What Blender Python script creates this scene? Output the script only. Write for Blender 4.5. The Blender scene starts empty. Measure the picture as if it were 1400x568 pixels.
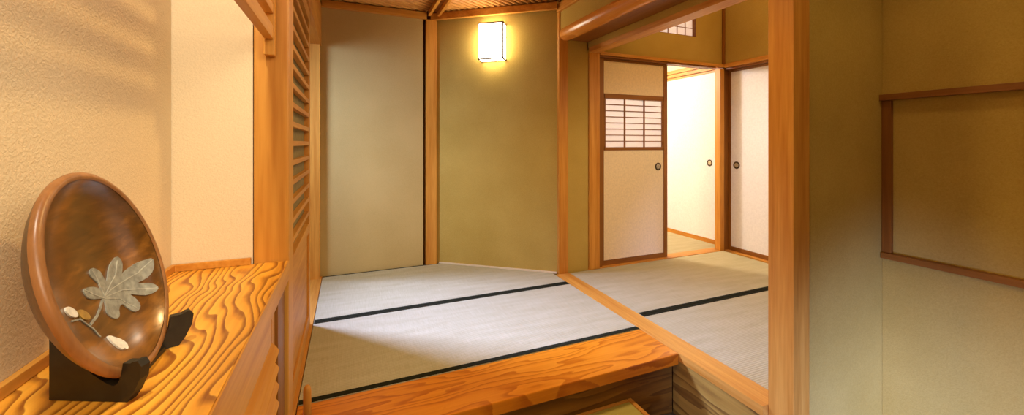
import bpy, bmesh, math, random
from mathutils import Vector, Matrix
import numpy as np
random.seed(4)
S = bpy.context.scene
C = S.collection
R = math.radians

# ------------------------------------------------------------------ materials
def lin(rgb):
    return tuple(((c/255)/12.92 if c/255 <= .04045 else ((c/255+.055)/1.055)**2.4) for c in rgb) + (1,)

def newmat(name, rough=.6, spec=.3):
    m = bpy.data.materials.new(name); m.use_nodes = True
    nt = m.node_tree; b = nt.nodes['Principled BSDF']
    b.inputs['Roughness'].default_value = rough
    b.inputs['Specular IOR Level'].default_value = spec
    return m, nt, b

def coords(nt, scale=(1,1,1), rot=(0,0,0)):
    tc = nt.nodes.new('ShaderNodeTexCoord'); mp = nt.nodes.new('ShaderNodeMapping')
    mp.inputs['Scale'].default_value = scale; mp.inputs['Rotation'].default_value = rot
    nt.links.new(tc.outputs['Object'], mp.inputs['Vector'])
    return mp.outputs['Vector']

def noise(nt, vec, scale, detail=3, dist=0):
    n = nt.nodes.new('ShaderNodeTexNoise'); n.inputs['Scale'].default_value = scale
    n.inputs['Detail'].default_value = detail; n.inputs['Distortion'].default_value = dist
    nt.links.new(vec, n.inputs['Vector']); return n.outputs['Fac']

def ramp(nt, fac, stops):
    r = nt.nodes.new('ShaderNodeValToRGB'); e = r.color_ramp.elements
    while len(e) < len(stops): e.new(.5)
    for i, (p, c) in enumerate(stops): e[i].position = p; e[i].color = lin(c)
    nt.links.new(fac, r.inputs['Fac']); return r.outputs['Color']

def math_(nt, op, a, b=None, c=None):
    n = nt.nodes.new('ShaderNodeMath'); n.operation = op
    for i, v in enumerate((a, b, c)):
        if v is None: continue
        if isinstance(v, (int, float)): n.inputs[i].default_value = v
        else: nt.links.new(v, n.inputs[i])
    return n.outputs[0]

def mix(nt, fac, a, b, mode='MIX'):
    n = nt.nodes.new('ShaderNodeMix'); n.data_type = 'RGBA'; n.blend_type = mode
    for i, v in ((0, fac), (6, a), (7, b)):
        if isinstance(v, (int, float)): n.inputs[i].default_value = v
        elif isinstance(v, tuple): n.inputs[i].default_value = v
        else: nt.links.new(v, n.inputs[i])
    return n.outputs[2]

def bump(nt, b, h, strength, dist):
    n = nt.nodes.new('ShaderNodeBump'); n.inputs['Strength'].default_value = strength; n.inputs['Distance'].default_value = dist
    nt.links.new(h, n.inputs['Height']); nt.links.new(n.outputs['Normal'], b.inputs['Normal'])

def wood(name, dark, light, axis='z', rough=.45, freq=1.0, spec=.35):
    m, nt, b = newmat(name, rough, spec)
    k = {'x': (.7,14,14), 'y': (14,.7,14), 'z': (14,14,.7)}[axis]
    v = coords(nt, tuple(c*freq for c in k))
    n1 = noise(nt, v, 1.2, 3, .5); n2 = noise(nt, v, 7, 3, .2)
    f = math_(nt, 'ADD', math_(nt, 'MULTIPLY', n1, .65), math_(nt, 'MULTIPLY', n2, .35))
    nt.links.new(ramp(nt, f, [(.33, dark), (.66, light)]), b.inputs['Base Color'])
    bump(nt, b, n2, .12, .001)
    return m

def ringwood(name, base, base2, line, axis, scale=(1,1,1), lines=9, amp=1.0, grad=(0,0,0), rough=.35, width=.25, spec=.4):
    """flat-sawn boards: contour lines of a stretched noise are the year rings"""
    m, nt, b = newmat(name, rough, spec)
    v = coords(nt, scale)
    n = noise(nt, v, 1.0, 2, .15)
    sep = nt.nodes.new('ShaderNodeSeparateXYZ'); tc = nt.nodes.new('ShaderNodeTexCoord')
    nt.links.new(tc.outputs['Object'], sep.inputs[0])
    val = math_(nt, 'MULTIPLY', n, lines*amp)
    for i in range(3):
        if grad[i]: val = math_(nt, 'ADD', val, math_(nt, 'MULTIPLY', sep.outputs[i], grad[i]))
    wob = noise(nt, coords(nt, (60,60,60)), 1.0, 2)
    val = math_(nt, 'ADD', val, math_(nt, 'MULTIPLY', wob, .14))
    fr = math_(nt, 'FRACT', val)
    k = {'x': (2,60,60), 'y': (60,2,60), 'z': (60,60,2)}[axis]
    fine = noise(nt, coords(nt, k), 1.5, 3)
    col = ramp(nt, fr, [(0, base), (max(.02, 1-width*2.2), base2), (1-width*.8, line), (1-width*.25, line), (1, base)])
    col = mix(nt, .25, col, ramp(nt, fine, [(.3, line), (.65, base)]))
    nt.links.new(col, b.inputs['Base Color'])
    bump(nt, b, fine, .1, .001)
    return m

def plaster(name, c1, c2, bscale=180, bstr=.35, bdist=.004, fleck=True):
    m, nt, b = newmat(name, .92, .1)
    v = coords(nt)
    big = noise(nt, v, 2.5, 3); fine = noise(nt, v, bscale, 4, .6)
    f = math_(nt, 'ADD', math_(nt, 'MULTIPLY', big, .5), math_(nt, 'MULTIPLY', fine, .5))
    nt.links.new(ramp(nt, f, [(.35, c1), (.65, c2)]), b.inputs['Base Color'])
    bump(nt, b, fine, bstr, bdist)
    return m

def plain(name, c, rough=.6, spec=.3, metal=0, var=.08, scale=40):
    m, nt, b = newmat(name, rough, spec); b.inputs['Metallic'].default_value = metal
    n = noise(nt, coords(nt), scale, 3)
    d = tuple(max(0, x*(1-var)) for x in c); l = tuple(min(255, x*(1+var)) for x in c)
    nt.links.new(ramp(nt, n, [(.3, d), (.7, l)]), b.inputs['Base Color'])
    return m

M = {}
M['plaster'] = plaster('olive_plaster', (178,148,70), (196,166,86))
M['plaster_cream'] = plaster('cream_plaster', (222,202,164), (234,214,176), 220, .32, .004)
M['plaster_pale'] = plaster('pale_plaster', (190,164,104), (202,176,116))
for ax in 'xyz':
    M['cedar_'+ax] = wood('cedar_'+ax, (188,118,36), (222,160,68), ax)
    M['dark_'+ax] = wood('brown_frame_'+ax, (122,72,22), (154,98,36), ax)
M['ceiling_reed'] = wood('ceiling_reed', (186,122,52), (222,162,84), 'x', .5)
M['ceiling_back'] = plain('ceiling_backing', (70,44,22), .9)  # dark tone stands in for shade in the gaps between rods
M['shelf'] = ringwood('shelf_pine', (246,182,66), (240,164,48), (134,66,10), 'y', (7,2.6,2), 12, 1, (58,3,0), .38, .24)
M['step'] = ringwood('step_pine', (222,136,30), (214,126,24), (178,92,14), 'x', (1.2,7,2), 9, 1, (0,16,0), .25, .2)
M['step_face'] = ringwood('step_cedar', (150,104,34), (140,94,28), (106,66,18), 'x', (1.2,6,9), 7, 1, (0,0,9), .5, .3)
M['sill_face'] = ringwood('sill_cedar', (184,142,60), (172,128,50), (118,78,28), 'y', (6,1.3,7), 6, 1, (0,0,7), .5, .2)
M['log'] = ringwood('polished_log', (240,172,84), (230,156,68), (206,130,52), 'y', (9,1.0,9), 5, 1, (0,0,0), .22, .4, .6)
def tatami():
    m, nt, b = newmat('tatami_rush', .7, .25)
    tc = nt.nodes.new('ShaderNodeTexCoord'); sep = nt.nodes.new('ShaderNodeSeparateXYZ'); nt.links.new(tc.outputs['Object'], sep.inputs[0])
    rib = math_(nt, 'SINE', math_(nt, 'MULTIPLY', sep.outputs[1], 2*math.pi/.0135))
    n = noise(nt, coords(nt, (260,8,1)), 1.0, 3); n2 = noise(nt, coords(nt, (2,14,1)), 1.4, 3)
    f = math_(nt, 'ADD', math_(nt, 'ADD', math_(nt, 'MULTIPLY', n, .4), math_(nt, 'MULTIPLY', n2, .4)), math_(nt, 'MULTIPLY', rib, .06))
    nt.links.new(ramp(nt, f, [(.25, (172,160,120)), (.6, (196,186,148))]), b.inputs['Base Color'])
    bump(nt, b, rib, .35, .002)
    return m
M['tatami'] = tatami()
M['heri'] = plain('green_black_cloth', (34,34,18), .9, .1, 0, .2, 300)
M['fusuma'] = plain('fusuma_paper', (244,240,238), .85, .1, 0, .02, 60)
M['fusuma_beige'] = plain('fusuma_cloth', (236,213,168), .85, .1, 0, .03, 60)
M['washi'] = plain('washi_paper', (240,236,232), .9, .1, 0, .02, 90)
def translucent(m, c, fac):
    nt = m.node_tree; b = nt.nodes['Principled BSDF']; out = nt.nodes['Material Output']
    t = nt.nodes.new('ShaderNodeBsdfTranslucent'); t.inputs[0].default_value = lin(c)
    x = nt.nodes.new('ShaderNodeMixShader'); x.inputs[0].default_value = fac
    nt.links.new(b.outputs[0], x.inputs[1]); nt.links.new(t.outputs[0], x.inputs[2]); nt.links.new(x.outputs[0], out.inputs['Surface'])
translucent(M['washi'], (244,242,246), .5)
M['pull'] = plain('bronze', (78,62,44), .4, .5, .7, .2, 200)
M['pull_in'] = plain('pewter', (190,178,150), .4, .5, .6, .15, 300)
M['stone'] = plain('genkan_stone', (96,84,68), .8, .2, 0, .25, 25)
M['stand'] = plain('black_lacquer_wood', (38,32,20), .45, .4, 0, .2, 60)
M['mat_top'] = wood('bamboo_board', (176,158,70), (194,176,86), 'x', .6)
M['panel_grey'] = plain('grey_board', (150,138,100), .85, .1, 0, .05, 50)
M['void'] = plain('outer_wall', (120,100,70), .95, .05)

def emit(name, c, st):
    m, nt, b = newmat(name, .8, .1)
    b.inputs['Base Color'].default_value = lin((240,230,210))
    b.inputs['Emission Color'].default_value = lin(c); b.inputs['Emission Strength'].default_value = st
    return m
M['lamp_paper'] = emit('lamp_paper', (255,238,210), 15)

M['lamp_frame'] = plain('lamp_frame_wood', (92,54,24), .6)
def bowlwood():
    m, nt, b = newmat('lacquered_burl', .28, .5)
    v = coords(nt, (14,5,9), (.4,.3,.9)); n = noise(nt, v, 1.0, 4, 1.6); f = noise(nt, coords(nt, (60,12,60), (.3,.2,.7)), 1.5, 4, .6)
    g = math_(nt, 'ADD', math_(nt, 'MULTIPLY', n, .6), math_(nt, 'MULTIPLY', f, .4))
    nt.links.new(ramp(nt, g, [(.3, (56,34,10)), (.5, (100,62,18)), (.68, (150,98,36))]), b.inputs['Base Color'])
    b.inputs['Coat Weight'].default_value = .6; b.inputs['Coat Roughness'].default_value = .18
    bump(nt, b, f, .15, .002)
    return m
M['bowl'] = bowlwood()
M['rim'] = wood('bowl_rim_wood', (124,80,42), (164,112,64), 'z', .35, 1.2, .5)
M['bowl_back'] = wood('bowl_back_wood', (84,56,24), (128,92,42), 'z', .4, 1.0, .4)
M['silver'] = plain('silver_grey_inlay', (150,150,138), .45, .5, .25, .12, 120)
M['pearl'] = plain('pearl_inlay', (226,222,208), .3, .5, 0, .06, 120)
M['vein'] = plain('pale_vein', (178,176,162), .4, .5, .2, .1, 120)
M['gold'] = plain('gold_inlay', (176,142,72), .4, .5, .3, .1, 120)

# ------------------------------------------------------------------ mesh helpers
class MB:
    def __init__(s): s.bm = bmesh.new()
    def box(s, x0, x1, y0, y1, z0, z1, bev=0):
        t = bmesh.new(); bmesh.ops.create_cube(t, size=1)
        for v in t.verts: v.co = Vector((x0+(v.co.x+.5)*(x1-x0), y0+(v.co.y+.5)*(y1-y0), z0+(v.co.z+.5)*(z1-z0)))
        if bev: bmesh.ops.bevel(t, geom=t.edges[:], offset=bev, segments=2, profile=.6, affect='EDGES')
        return s.add(t)
    def prism(s, poly, z0, z1, bev=0):
        t = bmesh.new(); vs = [t.verts.new((x, y, z0)) for x, y in poly]; f = t.faces.new(vs)
        r = bmesh.ops.extrude_face_region(t, geom=[f])
        for v in r['geom']:
            if isinstance(v, bmesh.types.BMVert): v.co.z = z1
        bmesh.ops.recalc_face_normals(t, faces=t.faces[:])
        if bev: bmesh.ops.bevel(t, geom=t.edges[:], offset=bev, segments=2, profile=.6, affect='EDGES')
        return s.add(t)
    def solid(s, quad, vec):
        """prism of any planar polygon given in 3-D, swept along vec"""
        t = bmesh.new(); vs = [t.verts.new(p) for p in quad]; f = t.faces.new(vs)
        r = bmesh.ops.extrude_face_region(t, geom=[f])
        for v in r['geom']:
            if isinstance(v, bmesh.types.BMVert): v.co += Vector(vec)
        bmesh.ops.recalc_face_normals(t, faces=t.faces[:]); return s.add(t)
    def lathe(s, prof, origin=(0,0,0), mat=None, seg=64):
        t = bmesh.new(); rings = []
        for r, z in prof:
            if r < 1e-6: rings.append([t.verts.new((0,0,z))])
            else: rings.append([t.verts.new((r*math.cos(2*math.pi*i/seg), r*math.sin(2*math.pi*i/seg), z)) for i in range(seg)])
        for a, b in zip(rings, rings[1:]):
            for i in range(seg):
                j = (i+1) % seg
                if len(a) == 1 and len(b) == 1: continue
                if len(a) == 1: t.faces.new((a[0], b[i], b[j]))
                elif len(b) == 1: t.faces.new((a[i], a[j], b[0]))
                else: t.faces.new((a[i], a[j], b[j], b[i]))
        bmesh.ops.recalc_face_normals(t, faces=t.faces[:])
        m = Matrix.Translation(origin) @ (mat.to_4x4() if mat else Matrix())
        t.transform(m)
        for f in t.faces: f.smooth = True
        return s.add(t)
    def add(s, t):
        me = bpy.data.meshes.new('tmp'); t.to_mesh(me); t.free(); s.bm.from_mesh(me); bpy.data.meshes.remove(me); return s
    def build(s, name, mat, parent=None, origin=None):
        o0 = Vector(origin) if origin is not None else (Vector(parent['o']) if parent and 'o' in parent else Vector((0,0,0)))
        for v in s.bm.verts: v.co -= o0
        me = bpy.data.meshes.new(name); s.bm.to_mesh(me); s.bm.free()
        me.materials.append(mat)
        o = bpy.data.objects.new(name, me); C.objects.link(o)
        if parent: o.parent = parent; o['o'] = tuple(o0)
        else: o.location = o0; o['o'] = tuple(o0)
        return o

def tag(o, label, cat, group=None, kind=None):
    o['label'] = label; o['category'] = cat
    if group: o['group'] = group
    if kind: o['kind'] = kind
    return o
def thing(name, loc, label, cat, group=None, kind='thing'):
    o = bpy.data.objects.new(name, None); C.objects.link(o); o.location = loc; o['o'] = tuple(loc); o.empty_display_size = .05
    return tag(o, label, cat, group, kind)
def struct(name, mb, mat, label, cat):
    return tag(mb.build(name, mat), label, cat, None, 'structure')

# ------------------------------------------------------------------ floors
FL = -.36
struct('floor', MB().box(-1.6,4.2,-1.6,5.4,FL-.1,FL), M['stone'], 'low stone floor of the entry in front of the wooden step', 'floor')
struct('floor_room', MB().box(-.2,3.9,1.75,3.9,-.3,-.055).box(1.70,3.9,1.16,1.75,-.3,-.055), M['void'], 'raised timber base under the tatami rooms', 'floor')

# tatami mats -------------------------------------------------------
def mat_(name, poly, borders, label):
    cx = sum(p[0] for p in poly)/len(poly); cy = sum(p[1] for p in poly)/len(poly)
    t = thing(name, (cx, cy, -.05), label, 'tatami mat', 'tatami mats on the raised floor')
    MB().prism(poly, -.05, 0, .002).build('rush_cover', M['tatami'], t)
    for x0, x1, y0, y1 in borders:
        MB().box(x0, x1, y0, y1, -.012, .0022, .0008).build('cloth_border', M['heri'], t)
    return t
LW = lambda x: 3.762 - (x-.80)*(3.762-3.062)/(1.69-.80)       # foot of the slanting lamp wall
mat_('tatami_mat', [(-.205,2.829),(1.668,2.829),(1.668,LW(1.668)),(.80,3.758),(-.205,3.758)], [(-.203,1.666,2.830,2.858),(-.203,.79,3.744,3.7575)],
     'tatami mat along the foot of the lamp wall, cut off at a slant')
mat_('tatami_mat', [(-.205,1.957),(1.668,1.957),(1.668,2.827),(-.205,2.827)], [(-.203,1.666,1.958,1.990),(-.203,1.666,2.798,2.826)],
     'full tatami mat directly behind the orange wooden step, dark cloth edges')
mat_('tatami_mat', [(1.806,2.112),(3.70,2.112),(3.70,3.034),(1.806,3.034)], [(1.81,3.698,2.113,2.141)],
     'tatami mat in front of the white sliding screens in the right room')
mat_('tatami_mat', [(1.806,1.19),(3.70,1.19),(3.70,2.110),(1.806,2.110)], [(1.81,3.698,2.081,2.109)],
     'ribbed bluish tatami mat between the plank threshold and the thick wooden post')
mat_('tatami_mat', [(2.02,3.16),(3.84,3.16),(3.84,4.05),(2.02,4.05)], [(2.03,3.83,4.02,4.048)],
     'pale tatami mat seen through the open doorway in the far room')

# threshold, step ----------------------------------------------------
struct('trim_1', MB().box(1.67,1.804,1.172,3.036,-.045,.002,.002), M['cedar_y'], 'pale plank threshold running between the two tatami rooms', 'threshold')
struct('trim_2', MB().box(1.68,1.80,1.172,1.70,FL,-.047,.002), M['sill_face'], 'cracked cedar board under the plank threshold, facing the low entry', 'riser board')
struct('trim_3', MB().box(-.3,-.208,1.62,3.76,-.05,.006,.002), M['cedar_y'], 'narrow sill under the slatted sliding door at left', 'door sill')
struct('trim_4', MB().box(2.0,3.72,3.036,3.158,-.04,.004,.002), M['cedar_x'], 'pale sill under the sliding screen and the open doorway', 'door sill')

st = thing('entry_step', (.7,1.8,FL), 'orange wooden step up from the entry to the tatami, flame grain', 'step')
MB().box(-.205,1.668,1.645,1.955,-.062,-.001,.006).build('step_board', M['step'], st)
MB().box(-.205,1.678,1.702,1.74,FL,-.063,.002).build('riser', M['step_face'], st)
o = tag(MB().lathe([(0,.0),(.014,.0),(.014,.2),(.0125,.211),(.008,.219),(0,.222)], (-.146,1.70,.0), None, 24).build('wooden_peg', M['cedar_z'], origin=(-.146,1.70,0)),
    'small round topped wooden peg standing on the left end of the step', 'peg', kind='thing')

sh = thing('shoe_step', (.9,1.5,FL), 'low olive topped step board on the entry floor, under the orange step', 'step board')
MB().box(.15,1.355,1.30,1.672,-.215,-.203).build('board_top', M['mat_top'], sh)
e = MB(); e.box(1.357,1.38,1.28,1.69,-.235,-.198,.003); e.box(.12,1.355,1.674,1.69,-.235,-.198,.003); e.box(.12,.148,1.28,1.672,-.235,-.198,.003); e.box(.15,1.355,1.28,1.298,-.235,-.198,.003)
e.build('edge_frame', M['cedar_x'], sh)
for x in (.2, 1.3):
    for y in (1.32, 1.64): MB().box(x-.025,x+.025,y-.02,y+.02,FL,-.236).build('foot', M['dark_z'], sh)

# ------------------------------------------------------------------ walls
CE = 2.385
struct('wall_left', MB().box(-.52,-.42,-1.35,1.27,FL,2.6), M['plaster_cream'], 'rough cream plaster wall behind the bowl and shelf', 'wall')
struct('wall_niche', MB().box(-.52,-.242,1.272,1.37,FL,2.6), M['plaster_cream'], 'pale plaster wall at the end of the shelf, beside the post', 'wall')
struct('wall_back', MB().box(-.36,.652,3.765,3.86,-.3,2.6), M['plaster_pale'], 'tall plaster wall to the left of the corner post', 'wall')
n = Vector((.592,.806)); p0 = (.78,3.785); p1 = (1.715,3.06)
struct('wall_corner', MB().box(.60,1.0,3.862,3.95,-.3,2.6), M['dark_z'], 'backing behind the corner post', 'wall')
struct('trim_31', MB().box(3.717,3.95,3.052,3.155,-.03,1.99), M['dark_z'], 'dark upright behind the corner post', 'post')
struct('wall_slanting', MB().prism([p0,p1,(p1[0]+.07,p1[1]+.06),(p0[0]+.06,p0[1]+.08)], -.3, 2.6), M['plaster'], 'slanting olive plaster wall that carries the lit lamp', 'wall')
struct('wall_narrow', MB().box(1.80,2.012,3.05,3.15,-.3,2.9), M['plaster'], 'narrow plaster wall between two wooden posts', 'wall')
b_ = MB()
b_.box(2.0,2.75,3.05,3.14,1.99,3.0).box(3.33,3.95,3.05,3.14,1.99,3.0).box(2.75,3.33,3.05,3.14,1.99,2.25).box(2.75,3.33,3.05,3.14,2.62,3.0)
struct('wall_back_room', b_, M['plaster'], 'olive plaster wall above the sliding screens with a small window', 'wall')
struct('wall_right_room', MB().box(3.72,3.85,1.0,3.05,1.998,3.0).box(3.83,3.9,1.0,2.11,-.3,1.99), M['plaster'], 'olive plaster wall above the white screen at right', 'wall')
struct('wall_front', MB().box(1.807,3.95,1.075,1.17,FL,3.0), M['plaster'], 'dark olive plaster wall just right of the thick post', 'wall')
A = 2.374
rw = MB(); rw.box(A,A+.1,-1.6,1.074,FL,.60).box(A,A+.1,-1.6,1.074,1.352,2.6).box(A+.012,A+.1,-1.6,1.074,.60,1.352)
struct('wall_right', rw, M['plaster'], 'plaster wall at far right, pale below the lower rail', 'wall')
# outer shells
struct('wall_rear', MB().box(-.52,-.35,-1.45,-1.35,FL,2.6).box(.55,2.5,-1.45,-1.35,FL,2.6).box(-.35,.55,-1.45,-1.35,.62,2.6).box(-.35,.55,-1.45,-1.35,FL,-.2), M['plaster'], 'rear wall of the entry with a low opening', 'wall')
struct('wall_next_room', MB().box(1.9,2.0,3.16,5.3,-.3,2.6).box(1.9,4.1,5.2,5.3,-.3,2.6).box(3.93,4.03,3.15,5.2,2.09,2.6).box(3.93,4.03,4.25,5.2,-.3,2.09), M['plaster_cream'], 'pale walls of the far room beyond the doorway', 'wall')
struct('ceiling_next_room', MB().box(1.9,4.1,3.15,5.3,2.6,2.7), M['plaster_cream'], 'pale ceiling of the far room', 'ceiling')
struct('floor_next_room', MB().box(2.0,3.95,3.16,5.2,-.3,-.052), M['void'], 'floor under the far room', 'floor')
struct('ceiling_room', MB().box(2.02,4.0,1.0,3.15,3.0,3.1), M['cedar_x'], 'boarded ceiling of the right room', 'ceiling')
struct('wall_passage', MB().box(-1.5,-1.4,1.3,3.3,-.3,3.3).box(-1.5,-1.4,4.5,4.7,-.3,3.3).box(-1.5,-1.4,3.3,4.5,3.1,3.3).box(-1.5,-1.4,3.3,4.5,-.3,1.9).box(-1.5,-.3,4.6,4.7,-.3,3.3).box(-.4,-.3,3.862,4.6,-.3,3.3).box(-1.5,-.52,1.2,1.3,-.3,3.3), M['plaster_cream'], 'walls of the side passage left of the slatted door', 'wall')
struct('floor_passage', MB().box(-1.5,-.305,1.3,4.6,-.3,-.02), M['cedar_y'], 'board floor of the side passage', 'floor')
struct('ceiling_passage', MB().box(-1.5,-.26,1.2,4.7,3.3,3.4), M['plaster_cream'], 'ceiling of the side passage', 'ceiling')

# hanging wall, soffit, log, lintel ----------------------------------
struct('wall_hanging', MB().box(1.72,2.01,1.075,3.05,2.075,3.0).box(2.01,2.04,1.17,3.05,2.015,3.0), M['plaster'], 'plaster wall hanging above the round log beam', 'wall')
struct('trim_5', MB().box(1.69,1.719,.9,3.06,2.30,2.37,.003), M['cedar_y'], 'pale ceiling trim above the round log', 'trim')
struct('trim_soffit', MB().box(1.74,2.008,1.18,3.045,2.066,2.074), M['dark_y'], 'dark boards under the hanging wall', 'soffit')
struct('trim_6', MB().box(2.01,2.125,1.18,3.036,1.975,2.016,.002), M['cedar_y'], 'straight lintel along the edge of the right room', 'lintel')
lg = MB(); prof = [(0,0),(.035,.001),(.05,.006),(.058,.016),(.0615,.03)]+[(.0615+.0015*math.sin(i*1.3), .1+i*.2) for i in range(12)]+[(0,2.35)]
lg.lathe(prof, (1.765,3.05,2.108), Matrix.Rotation(R(90),3,'X'), 40)
struct('trim_log', lg, M['log'], 'round polished log beam above the threshold', 'log beam')

# posts ----------------------------------------------------------------
struct('trim_7', MB().box(.676,.776,3.745,3.86,-.05,2.32,.004), M['cedar_z'], 'square post in the far corner beside the lamp wall', 'post')
struct('trim_8', MB().box(1.705,1.798,3.040,3.13,-.05,2.9,.004), M['cedar_z'], 'wooden post below the left end of the round log', 'post')
struct('trim_9', MB().box(2.016,2.128,3.036,3.15,-.05,1.974,.004), M['cedar_z'], 'wooden post left of the sliding screen with a shoji window', 'post')
struct('trim_32', MB().box(2.129,2.171,3.06,3.15,-.03,1.944), M['dark_z'], 'dark fillet between post and sliding screen', 'post')  # filler put in to close a light leak beside the screen
struct('trim_10', MB().box(1.70,1.805,1.063,1.171,FL,2.9,.004), M['cedar_z'], 'thick wooden post at the near end of the threshold', 'post')
struct('trim_11', MB().box(-.24,-.155,1.27,1.37,FL,2.55,.004), M['cedar_z'], 'wide wooden post at the end of the shelf', 'post')
struct('trim_12', MB().box(-.325,-.222,3.70,3.764,.0,1.99,.003), M['cedar_z'], 'pinkish door jamb post against the far left wall', 'post')
struct('trim_13', MB().box(3.66,3.716,3.037,3.10,.005,1.944,.003), M['cedar_z'], 'corner post between the open doorway and the white screen', 'post')
struct('trim_14', MB().box(3.695,3.719,3.025,3.049,1.99,2.99,.002), M['dark_z'], 'slim upright in the upper corner of the right room', 'trim')
# headers
struct('trim_15', MB().box(2.129,3.716,3.028,3.10,1.962,1.99,.002), M['cedar_x'], 'pale rail above the sliding screen and doorway', 'door head')
struct('trim_16', MB().box(2.129,3.60,3.04,3.13,1.945,1.961,.001), M['dark_x'], 'dark track above the sliding screen', 'door track')
struct('trim_17', MB().box(3.705,3.84,2.0,3.026,1.955,1.997,.002), M['cedar_y'], 'pale rail above the white screen at right', 'door head')
struct('trim_18', MB().box(3.74,3.84,2.0,3.05,1.935,1.954,.001), M['dark_y'], 'dark track above the white screen at right', 'door track')
struct('trim_19', MB().box(-.30,-.214,1.37,3.762,1.985,2.33,.003), M['cedar_y'], 'deep wooden lintel over the slatted door', 'lintel')
struct('wall_over_door', MB().box(-.32,-.26,1.37,3.762,2.331,3.3), M['plaster'], 'plaster above the lintel of the slatted door', 'wall')
struct('trim_20', MB().box(-.30,-.245,1.372,1.80,FL,1.98), M['cedar_z'], 'board between the shelf post and the slatted door', 'panel')
# ceiling trims
struct('trim_21', MB().box(-.212,.68,3.725,3.764,2.318,2.378,.003), M['cedar_x'], 'ceiling trim along the left back wall', 'trim')
q0 = Vector((.74,3.775)); q1 = Vector((1.69,3.04)); d = (q1-q0).normalized(); nn = Vector((d.y,-d.x))
ct = [tuple(q0), tuple(q1), tuple(q1+nn*.035), tuple(q0+nn*.035)]
struct('trim_22', MB().prism(ct, 2.318, 2.378, .002), M['cedar_x'], 'ceiling trim along the lamp wall', 'trim')
l0 = Vector((.80,3.757)); l1 = Vector((1.69,3.058))
struct('baseboard_lamp', MB().prism([tuple(l0),tuple(l1),tuple(l1+Vector((.01,.013))),tuple(l0+Vector((.01,.013)))], .001, .014), M['plaster_cream'], 'thin pale strip along the foot of the lamp wall', 'baseboard')

# ceiling of rods --------------------------------------------------------
struct('ceiling', MB().box(-.52,2.6,-1.45,3.9,2.42,2.56), M['ceiling_back'], 'ceiling boards above the reeds, darkened as the shade between them', 'ceiling')
cr = bmesh.new(); ang = R(29); dx, dy = math.cos(ang), math.sin(ang); px_, py_ = -dy, dx
def clip_seg(x, y):
    lo, hi = -9, 9
    for a, b, c, e in ((x, dx, -.24, 1.69), (y, dy, .6, 3.76)):
        t0, t1 = (c-a)/b, (e-a)/b
        lo, hi = max(lo, min(t0, t1)), min(hi, max(t0, t1))
    return lo, hi
k = -90
for i in range(-60, 130):
    ox, oy = .7+px_*i*.05, 2.4+py_*i*.05
    lo, hi = clip_seg(ox, oy)
    if hi-lo < .03: continue
    pts = []
    for j in range(7):
        a_ = math.pi + math.pi*j/6
        pts.append((math.cos(a_)*.0165, math.sin(a_)*.022))
    r0 = [cr.verts.new((ox+dx*lo+px_*u, oy+dy*lo+py_*u, 2.406+w)) for u, w in pts]
    r1 = [cr.verts.new((ox+dx*hi+px_*u, oy+dy*hi+py_*u, 2.406+w)) for u, w in pts]
    for j in range(6):
        f = cr.faces.new((r0[j], r0[j+1], r1[j+1], r1[j])); f.smooth = True
    cr.faces.new(r0); cr.faces.new(list(reversed(r1))); cr.faces.new((r0[0], r1[0], r1[6], r0[6]))
bmesh.ops.recalc_face_normals(cr, faces=cr.faces[:])
mb = MB(); mb.add(cr)
struct('ceiling_reeds', mb, M['ceiling_reed'], 'ceiling of slim round rods laid at a slant', 'ceiling')
for k, x in enumerate((.69, .775)):
    struct('trim_%d' % (23+k), MB().box(x,x+.026,.6,3.724,2.345,2.389,.003), M['cedar_y'],
           ('left' if k == 0 else 'right')+' one of two parallel ceiling battens running from the corner post', 'batten')

# right wall rails, dark wood tone stands in for the dim light here
struct('trim_25', MB().box(A-.03,A+.02,-1.5,1.073,1.353,1.382,.002), M['dark_y'], 'upper wooden rail across the far right wall', 'rail')
struct('trim_26', MB().box(A-.02,A+.02,-1.5,1.073,.60,.628,.002), M['dark_y'], 'lower wooden rail across the far right wall', 'rail')
struct('trim_27', MB().box(A-.008,A+.02,1.038,1.0735,.629,1.352,.002), M['dark_z'], 'dark upright between the two rails of the far right wall', 'stile')

# ------------------------------------------------------------------ shelf & cabinet
SZ = .82
sf = thing('wall_shelf', (-.29,.7,SZ-.053), 'wooden shelf with bold dark wavy grain, carrying the bowl', 'shelf')
MB().box(-.42,-.1575,.05,1.268,SZ-.053,SZ,.001).build('shelf_board', M['shelf'], sf)
MB().box(-.1573,-.154,.05,1.268,SZ-.053,SZ-.0003,.001).build('front_edge', M['cedar_y'], sf)
tr = MB().prism([(-.4195,.05),(-.4095,.05),(-.4095,1.2605),(-.245,1.2605),(-.245,1.2705),(-.4195,1.2705)], SZ+.0005, SZ+.018, .0015)
tag(tr.build('baseboard_shelf', M['cedar_y']), 'thin wooden strip where the shelf meets the plaster walls', 'trim', None, 'structure')
cab = thing('louvered_cabinet', (-.29,.6,FL), 'amber wooden cabinet front with sloping louvers under the shelf', 'cabinet')
MB().box(-.41,-.19,.06,1.26,FL,SZ-.055).build('cabinet_body', M['cedar_y'], cab)
MB().box(-.189,-.159,.06,1.02,.70,SZ-.054,.002).build('apron', M['cedar_y'], cab)
for i in range(14):
    z = .694-.042*i
    q = [(-.189,.06,z),(-.189,.06,z-.014),(-.156,.06,z-.048),(-.153,.06,z-.042),(-.160,.06,z-.03)]
    MB().solid(q, (0,1.03,0)).build('louver', M['cedar_y'], cab)
MB().box(-.188,-.165,1.155,1.262,FL,SZ-.055,.002).build('stile', M['dark_z'], cab)
MB().box(-.188,-.172,1.110,1.150,FL,SZ-.055,.002).build('stile', M['cedar_z'], cab)

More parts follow.
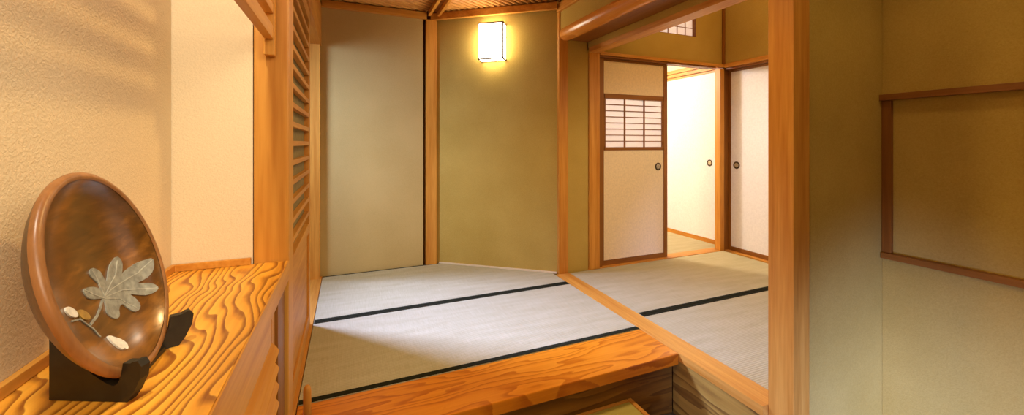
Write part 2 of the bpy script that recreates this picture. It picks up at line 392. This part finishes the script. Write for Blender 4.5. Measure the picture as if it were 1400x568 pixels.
# hanging lattice over the shelf
hl = thing('hanging_lattice', (-.2,1.26,1.39), 'wooden lattice of rails hanging over the shelf, fixed to the wide post', 'lattice')
MB().box(-.212,-.186,1.24,1.268,1.39,2.38,.002).build('stile', M['cedar_z'], hl)
for i, (z0, z1) in enumerate(((1.432,1.468),(1.502,1.528),(1.566,1.592),(1.63,1.656),(1.694,1.72),(1.758,1.784),(1.822,1.848))):
    MB().box(-.209,-.188,.3,1.239,z0,z1,.0015).build('rail', M['cedar_y'], hl)

# ------------------------------------------------------------------ left slatted sliding door
ld = thing('slatted_sliding_door', (-.24,2.3,.006), 'sliding door with a ladder of horizontal wooden slats above a plain panel', 'sliding door')
x0, x1 = -.262, -.224; y0, y1 = 1.83, 2.80
MB().box(x0,x1,y0,y0+.085,.007,1.98,.002).build('stile', M['cedar_z'], ld)
MB().box(x0,x1,y1-.085,y1,.007,1.98,.002).build('stile', M['cedar_z'], ld)
MB().box(x0,x1,y0+.086,y1-.086,1.93,1.98,.002).build('rail', M['cedar_y'], ld)
MB().box(x0,x1,y0+.086,y1-.086,.60,.655,.002).build('rail', M['cedar_y'], ld)
MB().box(x0,x1,y0+.086,y1-.086,.007,.09,.002).build('rail', M['cedar_y'], ld)
MB().box(x0+.008,x1-.010,y0+.086,y1-.086,.091,.599).build('lower_panel', M['cedar_y'], ld)
MB().box(x0+.006,x0+.012,y0+.086,y1-.086,.656,1.929).build('backing_panel', M['panel_grey'], ld)
i = 0; z = .71
while z < 1.91:
    MB().box(x0+.014,x1,y0+.086,y1-.086,z,z+.023,.001).build('slat', M['cedar_y'], ld); z += .0855

# ------------------------------------------------------------------ fusuma screens
def pull(parent, c, normal_axis):
    rot = Matrix.Rotation(R(90),3,'X') if normal_axis == '-y' else Matrix.Rotation(R(-90),3,'Y')
    h = MB().lathe([(.024,.0005),(.026,.003),(.031,.005),(.0365,.003),(.039,0),(.024,0)], c, rot, 32).build('finger_pull', M['pull'], parent)
    MB().lathe([(0,.0006),(.012,.0008),(.0235,.0018),(.0238,.0004),(0,.0001)], c, rot, 32).build('pull_cup', M['pull_in'], h)
# screen with shoji window
fs = thing('sliding_screen', (2.55,3.10,.004), 'sliding screen with a small barred paper window, beige panels above and below', 'sliding screen')
xa, xb, yf = 2.172, 2.972, 3.08
MB().box(xa,xa+.034,yf,yf+.03,.0045,1.944,.0015).build('stile', M['dark_z'], fs)
MB().box(xb-.045,xb,yf,yf+.03,.0045,1.944,.0015).build('stile', M['dark_z'], fs)
MB().box(xa+.035,xb-.046,yf,yf+.03,.0045,.05,.0015).build('rail', M['dark_x'], fs)
MB().box(xa+.035,xb-.046,yf,yf+.03,1.925,1.944,.0015).build('rail', M['dark_x'], fs)
MB().box(xa+.035,xb-.046,yf+.006,yf+.024,.051,1.081).build('lower_panel', M['fusuma_beige'], fs)
MB().box(xa+.035,xb-.046,yf+.006,yf+.024,1.618,1.924).build('upper_panel', M['fusuma_beige'], fs)
wf = MB(); za, zb = 1.082, 1.617
wf.box(xa+.035,xb-.046,yf,yf+.03,za,za+.03,.001).box(xa+.035,xb-.046,yf,yf+.03,zb-.045,zb,.001)
wf.box(xa+.035,xa+.043,yf,yf+.03,za,zb).box(xb-.054,xb-.046,yf,yf+.03,za,zb)
wx0, wx1, wz0, wz1 = xa+.043, xb-.054, za+.03, zb-.045
sw = wf.build('shoji_frame', M['dark_x'], fs)
MB().box(wx0,wx1,yf+.016,yf+.019,wz0,wz1).build('paper', M['washi'], sw)
kb = MB()
for i in (0,1,2,3):
    x = wx0+(wx1-wx0)*i/3; x = min(max(x, wx0+.006), wx1-.006); kb.box(x-.006,x+.006,yf+.003,yf+.015,wz0,wz1)
for i in range(1,8):
    z = wz0+(wz1-wz0)*i/8; kb.box(wx0,wx1,yf+.002,yf+.0145,z-.004,z+.004)
kb.build('lattice_bars', M['dark_x'], sw)
pull(fs, (2.858,yf+.0055,.917), '-y')
# right white screen
ws = thing('sliding_screen', (3.79,2.57,.004), 'plain white sliding screen on the right wall, half hidden by the thick post', 'sliding screen')
xf = 3.79
MB().box(xf,xf+.028,3.018,3.05,.003,1.934,.0015).build('stile', M['dark_z'], ws)
MB().box(xf,xf+.028,2.10,2.132,.003,1.934,.0015).build('stile', M['dark_z'], ws)
MB().box(xf,xf+.028,2.133,3.017,.003,.045,.0015).build('rail', M['dark_y'], ws)
MB().box(xf,xf+.028,2.133,3.017,1.912,1.934,.0015).build('rail', M['dark_y'], ws)
MB().box(xf+.005,xf+.024,2.133,3.017,.046,1.911).build('paper_panel', M['fusuma'], ws)
pull(ws, (xf+.0045,2.953,.917), '-x')
struct('trim_28', MB().box(3.74,3.84,1.19,3.05,-.04,.002,.001), M['cedar_y'], 'sill under the white screen at right', 'door sill')
# far room screen
ns = thing('sliding_screen', (3.88,3.76,-.05), 'plain white sliding screen seen through the open doorway', 'sliding screen')
xn = 3.885
MB().box(xn,xn+.028,3.20,3.235,-.03,1.99,.0015).build('stile', M['cedar_z'], ns)
MB().box(xn,xn+.028,4.16,4.19,-.03,1.99,.0015).build('stile', M['cedar_z'], ns)
MB().box(xn,xn+.028,3.236,4.159,-.03,.035,.0015).build('rail', M['cedar_y'], ns)
MB().box(xn,xn+.028,3.236,4.159,1.965,1.99,.0015).build('rail', M['cedar_y'], ns)
MB().box(xn+.005,xn+.024,3.236,4.159,.036,1.964).build('paper_panel', M['fusuma'], ns)
pull(ns, (xn+.0045,3.372,.92), '-x')
struct('trim_29', MB().box(3.87,3.93,3.16,5.2,1.995,2.035,.002).box(3.88,3.93,3.16,5.2,2.045,2.09,.002), M['cedar_y'], 'stepped rails above the screen in the far room', 'door head')
struct('trim_30', MB().box(3.85,3.92,3.16,5.2,-.052,-.031,.001), M['cedar_y'], 'sill under the screen in the far room', 'door sill')

# transom window ----------------------------------------------------------
tw = MB().box(2.75,3.33,3.095,3.10,2.25,2.62)
w = tag(tw.build('window_1', M['washi']), 'small paper window with thin bars high above the doorway', 'window', None, 'structure')
wb = MB()
for x in (2.87,2.99,3.11,3.22): wb.box(x-.003,x+.003,3.086,3.0945,2.25,2.62)
for z in (2.347,2.44,2.53): wb.box(2.75,3.33,3.087,3.094,z-.003,z+.003)
wb.build('window_bars', M['dark_x'], w)
MB().box(2.75,3.33,3.052,3.13,2.2505,2.256).box(3.3235,3.3295,3.052,3.13,2.257,2.62).build('window_frame', M['dark_x'], w)

# ------------------------------------------------------------------ wall lamp
base = Vector((1.20,3.42,1.90))
d3 = Vector((.806,-.592,0)); n3 = Vector((-.592,-.806,0)); up = Vector((0,0,1))
fl = Vector((1.076,3.407,1.903)); W_, H_, D_ = .238, .333, .118
def lp(u, v, w_): return fl + d3*u + up*v - n3*w_           # w_ measured back to the wall
def lbox(mb, u0,u1,v0,v1,w0,w1):
    mb.solid([lp(u0,v0,w0),lp(u1,v0,w0),lp(u1,v1,w0),lp(u0,v1,w0)], -n3*(w1-w0)); return mb
la = thing('wall_lamp', tuple(base), 'glowing white paper box lamp with a thin dark frame on the slanting wall', 'wall lamp')
t_ = .011
f_ = MB()
for u in (0, W_-t_):
    for w0 in (0, D_-t_): lbox(f_, u,u+t_,0,H_,w0,w0+t_)
for v in (0, H_-t_):
    for w0 in (0, D_-t_): lbox(f_, t_,W_-t_,v,v+t_,w0,w0+t_)
    for u in (0, W_-t_): lbox(f_, u,u+t_,v,v+t_,t_,D_-t_)
f_.build('lamp_frame', M['lamp_frame'], la)
s_ = MB(); lbox(s_, .003,W_-.003, .003,H_-.003, .004, D_-.006)
s_.build('paper_shade', M['lamp_paper'], la)
bp = MB(); lbox(bp, .02,W_-.02,.02,H_-.02,D_+.0005,D_+.012); bp.build('back_plate', M['dark_z'], la)

# ------------------------------------------------------------------ bowl on its stand
az, el = .039, .283
BC = Vector((-.303,.732,.971))
bn = Vector((math.cos(el)*math.cos(az), math.cos(el)*math.sin(az), math.sin(el))); bu = Vector((-math.sin(az), math.cos(az), 0)); bv = bn.cross(bu)
BM = Matrix((bu, bv, bn)).transposed()
prof_in = [(0,-.034),(.04,-.033),(.08,-.028),(.11,-.019),(.128,-.008),(.134,-.002)]
prof_out = [(.1345,-.0015),(.137,.001),(.142,.0005),(.1450,-.002),(.1458,-.005),(.1445,-.009)]
prof_back = [(.1435,-.0095),(.1395,-.014),(.130,-.022),(.116,-.031),(.098,-.038),(.075,-.043),(.062,-.045),(.06,-.051),(.05,-.051),(.048,-.047),(0,-.047)]
bw = thing('wooden_bowl', tuple(BC), 'large dark round wooden bowl tilted up on a stand, silver leaf inlaid inside', 'bowl')
MB().lathe(prof_in, BC, BM, 96).build('bowl_inside', M['bowl'], bw)
MB().lathe(prof_out, BC, BM, 96).build('bowl_rim', M['rim'], bw)
MB().lathe([(.1445,-.009)]+prof_back, BC, BM, 96).build('bowl_back', M['bowl_back'], bw)
def din(r): return float(np.interp(r, [p[0] for p in prof_in], [p[1] for p in prof_in]))
def on_bowl(u, v, lift=.0012): return BC + bu*u + bv*v + bn*(din(math.hypot(u, v))+lift)
def inlay(poly, name, mat, lift=.0016, parent=bw, sub=3):
    t = bmesh.new(); vs = [t.verts.new((u, v, 0)) for u, v in poly]; f = t.faces.new(vs)
    bmesh.ops.triangulate(t, faces=[f])
    bmesh.ops.subdivide_edges(t, edges=t.edges[:], cuts=sub, use_grid_fill=True)
    bmesh.ops.triangulate(t, faces=t.faces[:])
    top = {v: v.co.copy() for v in t.verts}
    r = bmesh.ops.extrude_face_region(t, geom=t.faces[:])
    nv = {g for g in r['geom'] if isinstance(g, bmesh.types.BMVert)}
    for v in t.verts: v.co = on_bowl(v.co.x, v.co.y, lift if v in nv else .0002)
    bmesh.ops.recalc_face_normals(t, faces=t.faces[:])
    mb = MB(); mb.add(t); return mb.build(name, mat, parent)
def smooth(poly, it=1):
    for _ in range(it):
        q = []
        for a, b in zip(poly, poly[1:]+poly[:1]):
            q += [(a[0]*.75+b[0]*.25, a[1]*.75+b[1]*.25), (a[0]*.25+b[0]*.75, a[1]*.25+b[1]*.75)]
        poly = q
    return poly
def strip(pts, w):
    L, Rr = [], []
    for i, p in enumerate(pts):
        a = pts[max(0,i-1)]; b = pts[min(len(pts)-1,i+1)]; tx, ty = b[0]-a[0], b[1]-a[1]; l = math.hypot(tx,ty)
        L.append((p[0]-ty/l*w, p[1]+tx/l*w)); Rr.append((p[0]+ty/l*w, p[1]-tx/l*w))
    return L + Rr[::-1]
leaf = [(0.0144, -0.0358), (0.0049, -0.0326), (-0.009, -0.028), (-0.0172, -0.0217), (-0.019, -0.0089), (-0.0041, -0.0111), (0.0076, -0.0148), (0.0178, -0.0225), (0.023, -0.0228), (0.0168, -0.0108), (0.0097, -0.0003), (0.0083, 0.007), (0.0178, 0.0112), (0.0276, 0.0055), (0.0337, -0.0014), (0.0347, -0.0172), (0.0405, -0.0144), (0.0497, -0.0029), (0.0582, 0.0042), (0.0765, 0.0112), (0.0824, 0.0025), (0.081, -0.0075), (0.0699, -0.021), (0.0824, -0.0154), (0.1037, -0.0128), (0.1165, -0.014), (0.1284, -0.016), (0.1241, -0.0311), (0.115, -0.0398), (0.1037, -0.0436), (0.0864, -0.0423), (0.1019, -0.0491), (0.1088, -0.0555), (0.1109, -0.066), (0.1026, -0.069), (0.092, -0.0679), (0.078, -0.0596), (0.0657, -0.0507), (0.0713, -0.0626), (0.071, -0.0743), (0.0636, -0.0801), (0.0522, -0.0782), (0.0489, -0.0684), (0.0451, -0.0576), (0.0325, -0.0596), (0.0261, -0.0707), (0.0159, -0.0713), (0.0071, -0.0632), (0.0055, -0.0539), (0.0124, -0.0451)]
lo = inlay(smooth(leaf), 'leaf_inlay', M['silver']); lo['label'] = 'silver grey leaf with seven lobes'
veins = [[(0.0185, -0.0342), (0.0385, -0.0308), (0.0692, -0.0296), (0.0991, -0.0287), (0.1246, -0.0195)], [(0.0185, -0.0342), (0.0589, -0.0149), (0.0739, 0.0038)], [(0.0185, -0.0342), (0.0194, -0.0069), (0.0158, 0.0071)], [(0.0176, -0.0354), (0.0564, -0.0402), (0.0907, -0.0546), (0.1077, -0.0643)], [(0.0165, -0.0367), (0.0442, -0.0491), (0.0607, -0.0744)], [(0.0165, -0.0367), (-0.0024, -0.0228), (-0.0151, -0.0118)]]
for vn in veins: inlay(strip(vn, .0006), 'leaf_vein', M['vein'], .0021, lo, 1)
inlay(strip([(0.0144, -0.0358), (0.0, -0.0447), (-0.0156, -0.051), (-0.0381, -0.0545)], .0016), 'stem_inlay', M['silver'], .0014)
inlay(strip([(-0.0704, -0.0356), (-0.052, -0.0402), (-0.037, -0.0614), (-0.0334, -0.0755)], .0011), 'stem_inlay', M['silver'], .0013)
def ell(c, a, b, ang, n_=20): return [(c[0]+a*math.cos(t)*math.cos(ang)-b*math.sin(t)*math.sin(ang), c[1]+a*math.cos(t)*math.sin(ang)+b*math.sin(t)*math.cos(ang)) for t in [2*math.pi*i/n_ for i in range(n_)]]
inlay(ell((-.064,-.0258), .0125,.0062, R(-38)), 'seed_inlay', M['pearl'], .0022)['label'] = 'pearly white oval seed'
inlay(ell((-.0418,-.0384), .0125,.0065, R(-38)), 'seed_inlay', M['gold'], .0022)['label'] = 'dull gold oval seed'
pd = [(-.006,-.091),(-.004,-.0855),(.002,-.0875),(.007,-.094),(.0125,-.099),(.016,-.107),(.0145,-.1135),(.008,-.1165),(.004,-.111),(.001,-.113),(-.003,-.108),(-.0055,-.1)]
pd = [(u-.0194, v+.005) for u, v in pd]
inlay(smooth(pd), 'seed_inlay', M['pearl'], .0024)['label'] = 'pearly white three part pod'

sd = thing('display_stand', (-.30,.732,SZ), 'dark wooden hooked stand under the tilted bowl', 'display stand')
allout = prof_out + prof_back
dd = [-p[1] for p in allout][::1]; rr = [p[0] for p in allout]
def inside(p):
    q = p-BC; dn = q.dot(bn); r = (q-bn*dn).length
    if dn > .0005 or dn < -.051: return False
    return r < float(np.interp(-dn, [0,.004,.009,.014,.022,.031,.038,.043,.045,.051], [.1425,.146,.145,.140,.1305,.1165,.0985,.077,.063,.062])) + .0015
def plate(b_back, b_front, sgn):
    A0 = Vector((-.354, b_back, 0)); A1 = Vector((-.256, b_front, 0))
    tops = []; N = 44; dv = (A1-A0).normalized(); pp = Vector((-dv.y, dv.x, 0))*.012*sgn
    for i in range(N+1):
        t = i/N; p = A0.lerp(A1, t); z = SZ+.0005
        lim = .088 if t < .8 else .05
        zz = z
        while zz < SZ+lim:
            if any(inside(Vector((p.x, p.y, zz+.001))+pp*k_) for k_ in (0,.5,1)): break
            zz += .001
        tops.append((p.x, p.y, max(zz-.0006, SZ+.006)))
    # hook in front of the rim
    prof = [(A0.x, A0.y, SZ+.0005)] + tops
    F = A1; dirv = (A1-A0).normalized()
    for s, z in ((.0035,.052),(.0095,.053),(.0145,.046),(.0125,.030),(.004,.012),(-.004,.0005)):
        p = F+dirv*s; prof.append((p.x, p.y, SZ+z))
    m = MB(); perp = Vector((-dirv.y, dirv.x, 0))*.012*sgn
    m.solid([Vector(p) for p in prof], perp); return m
plate(.694,.649,1).build('side_plate', M['stand'], sd)
plate(.770,.815,-1).build('side_plate', M['stand'], sd)
MB().box(-.352,-.340,.708,.757,SZ+.001,SZ+.05,.001).build('cross_bar', M['stand'], sd)
MB().box(-.285,-.268,.674,.790,SZ+.0005,SZ+.0085,.001).build('cross_bar', M['stand'], sd)

# ------------------------------------------------------------------ lights
def light(name, kind, loc, energy, color, size=.1, size_y=None, target=None, spot=None, spread=None):
    l = bpy.data.lights.new(name, kind); l.energy = energy; l.color = color
    if kind == 'AREA':
        l.size = size
        if size_y: l.shape = 'RECTANGLE'; l.size_y = size_y
        if spread: l.spread = R(spread)
    else: l.shadow_soft_size = size
    if spot: l.spot_size = R(spot); l.spot_blend = .6
    o = bpy.data.objects.new(name, l); C.objects.link(o); o.location = loc
    if target is not None: o.rotation_euler = (Vector(target)-Vector(loc)).to_track_quat('-Z','Y').to_euler()
    return o
WARM = (1,.66,.27); DAY = (.36,.47,1.0)
light('niche_lamp', 'SPOT', (-.235,.30,2.30), 60, (1,.88,.70), .05, target=(-.34,.8,.8), spot=140)
light('entry_fill', 'AREA', (.75,-.7,2.0), 8, (1,.85,.62), 1.3, 1.0, target=(-.4,.75,1.1), spread=80)  # added soft fill behind the camera, brightens left wall and shelf
light('entry_downlight', 'SPOT', (.75,1.5,2.33), 50, WARM, .08, target=(.75,1.6,0), spot=156)
light('alcove_fill', 'SPOT', (1.75,.1,2.33), 16, (1,.70,.32), .1, target=(1.9,.2,0), spot=158)  # added warm fill for the right and front walls, no fixture here
light('room_pendant', 'SPOT', (2.8,1.6,2.22), 50, (1,.92,.82), .12, target=(2.8,1.7,0), spot=152)
light('upper_room_fill', 'POINT', (2.9,1.9,2.75), 18, (1,.72,.36), .15)  # added weak amber fill for the upper walls of the right room
light('far_room_lamp', 'POINT', (2.2,4.65,2.2), 120, (.94,.94,1), .12)
light('passage_daylight', 'AREA', (-1.7,4.05,2.7), 48, DAY, .6, .6, target=(.9,2.05,.0), spread=48)
light('passage_skylight', 'AREA', (-1.25,2.75,1.7), 15, (.52,.66,1), .6, .8, target=(.3,3.76,.9), spread=90)
light('entry_daylight', 'AREA', (-.1,-1.75,.1), 13, (.30,.40,1), .3, .3, target=(2.2,.9,-.2), spread=32)

w = bpy.data.worlds.new('World'); S.world = w; w.use_nodes = True
bg = w.node_tree.nodes['Background']; bg.inputs[0].default_value = (.7,.82,1,1); bg.inputs[1].default_value = .6

# ------------------------------------------------------------------ camera
cd = bpy.data.cameras.new('Camera'); cam = bpy.data.objects.new('Camera', cd); C.objects.link(cam)
cam.location = (0,0,1.15); cam.rotation_euler = (R(90),0,R(-22.5))
cd.sensor_fit = 'HORIZONTAL'; cd.sensor_width = 36; cd.lens = 540/1400*36; cd.shift_y = -88/1400; cd.clip_start = .02
S.camera = cam
S.view_settings.view_transform = 'Standard'; S.view_settings.look = 'None'; S.view_settings.gamma = 1; S.view_settings.exposure = 0
S.view_settings.use_curve_mapping = False
for o in list(C.objects):
    if 'o' in o: del o['o']
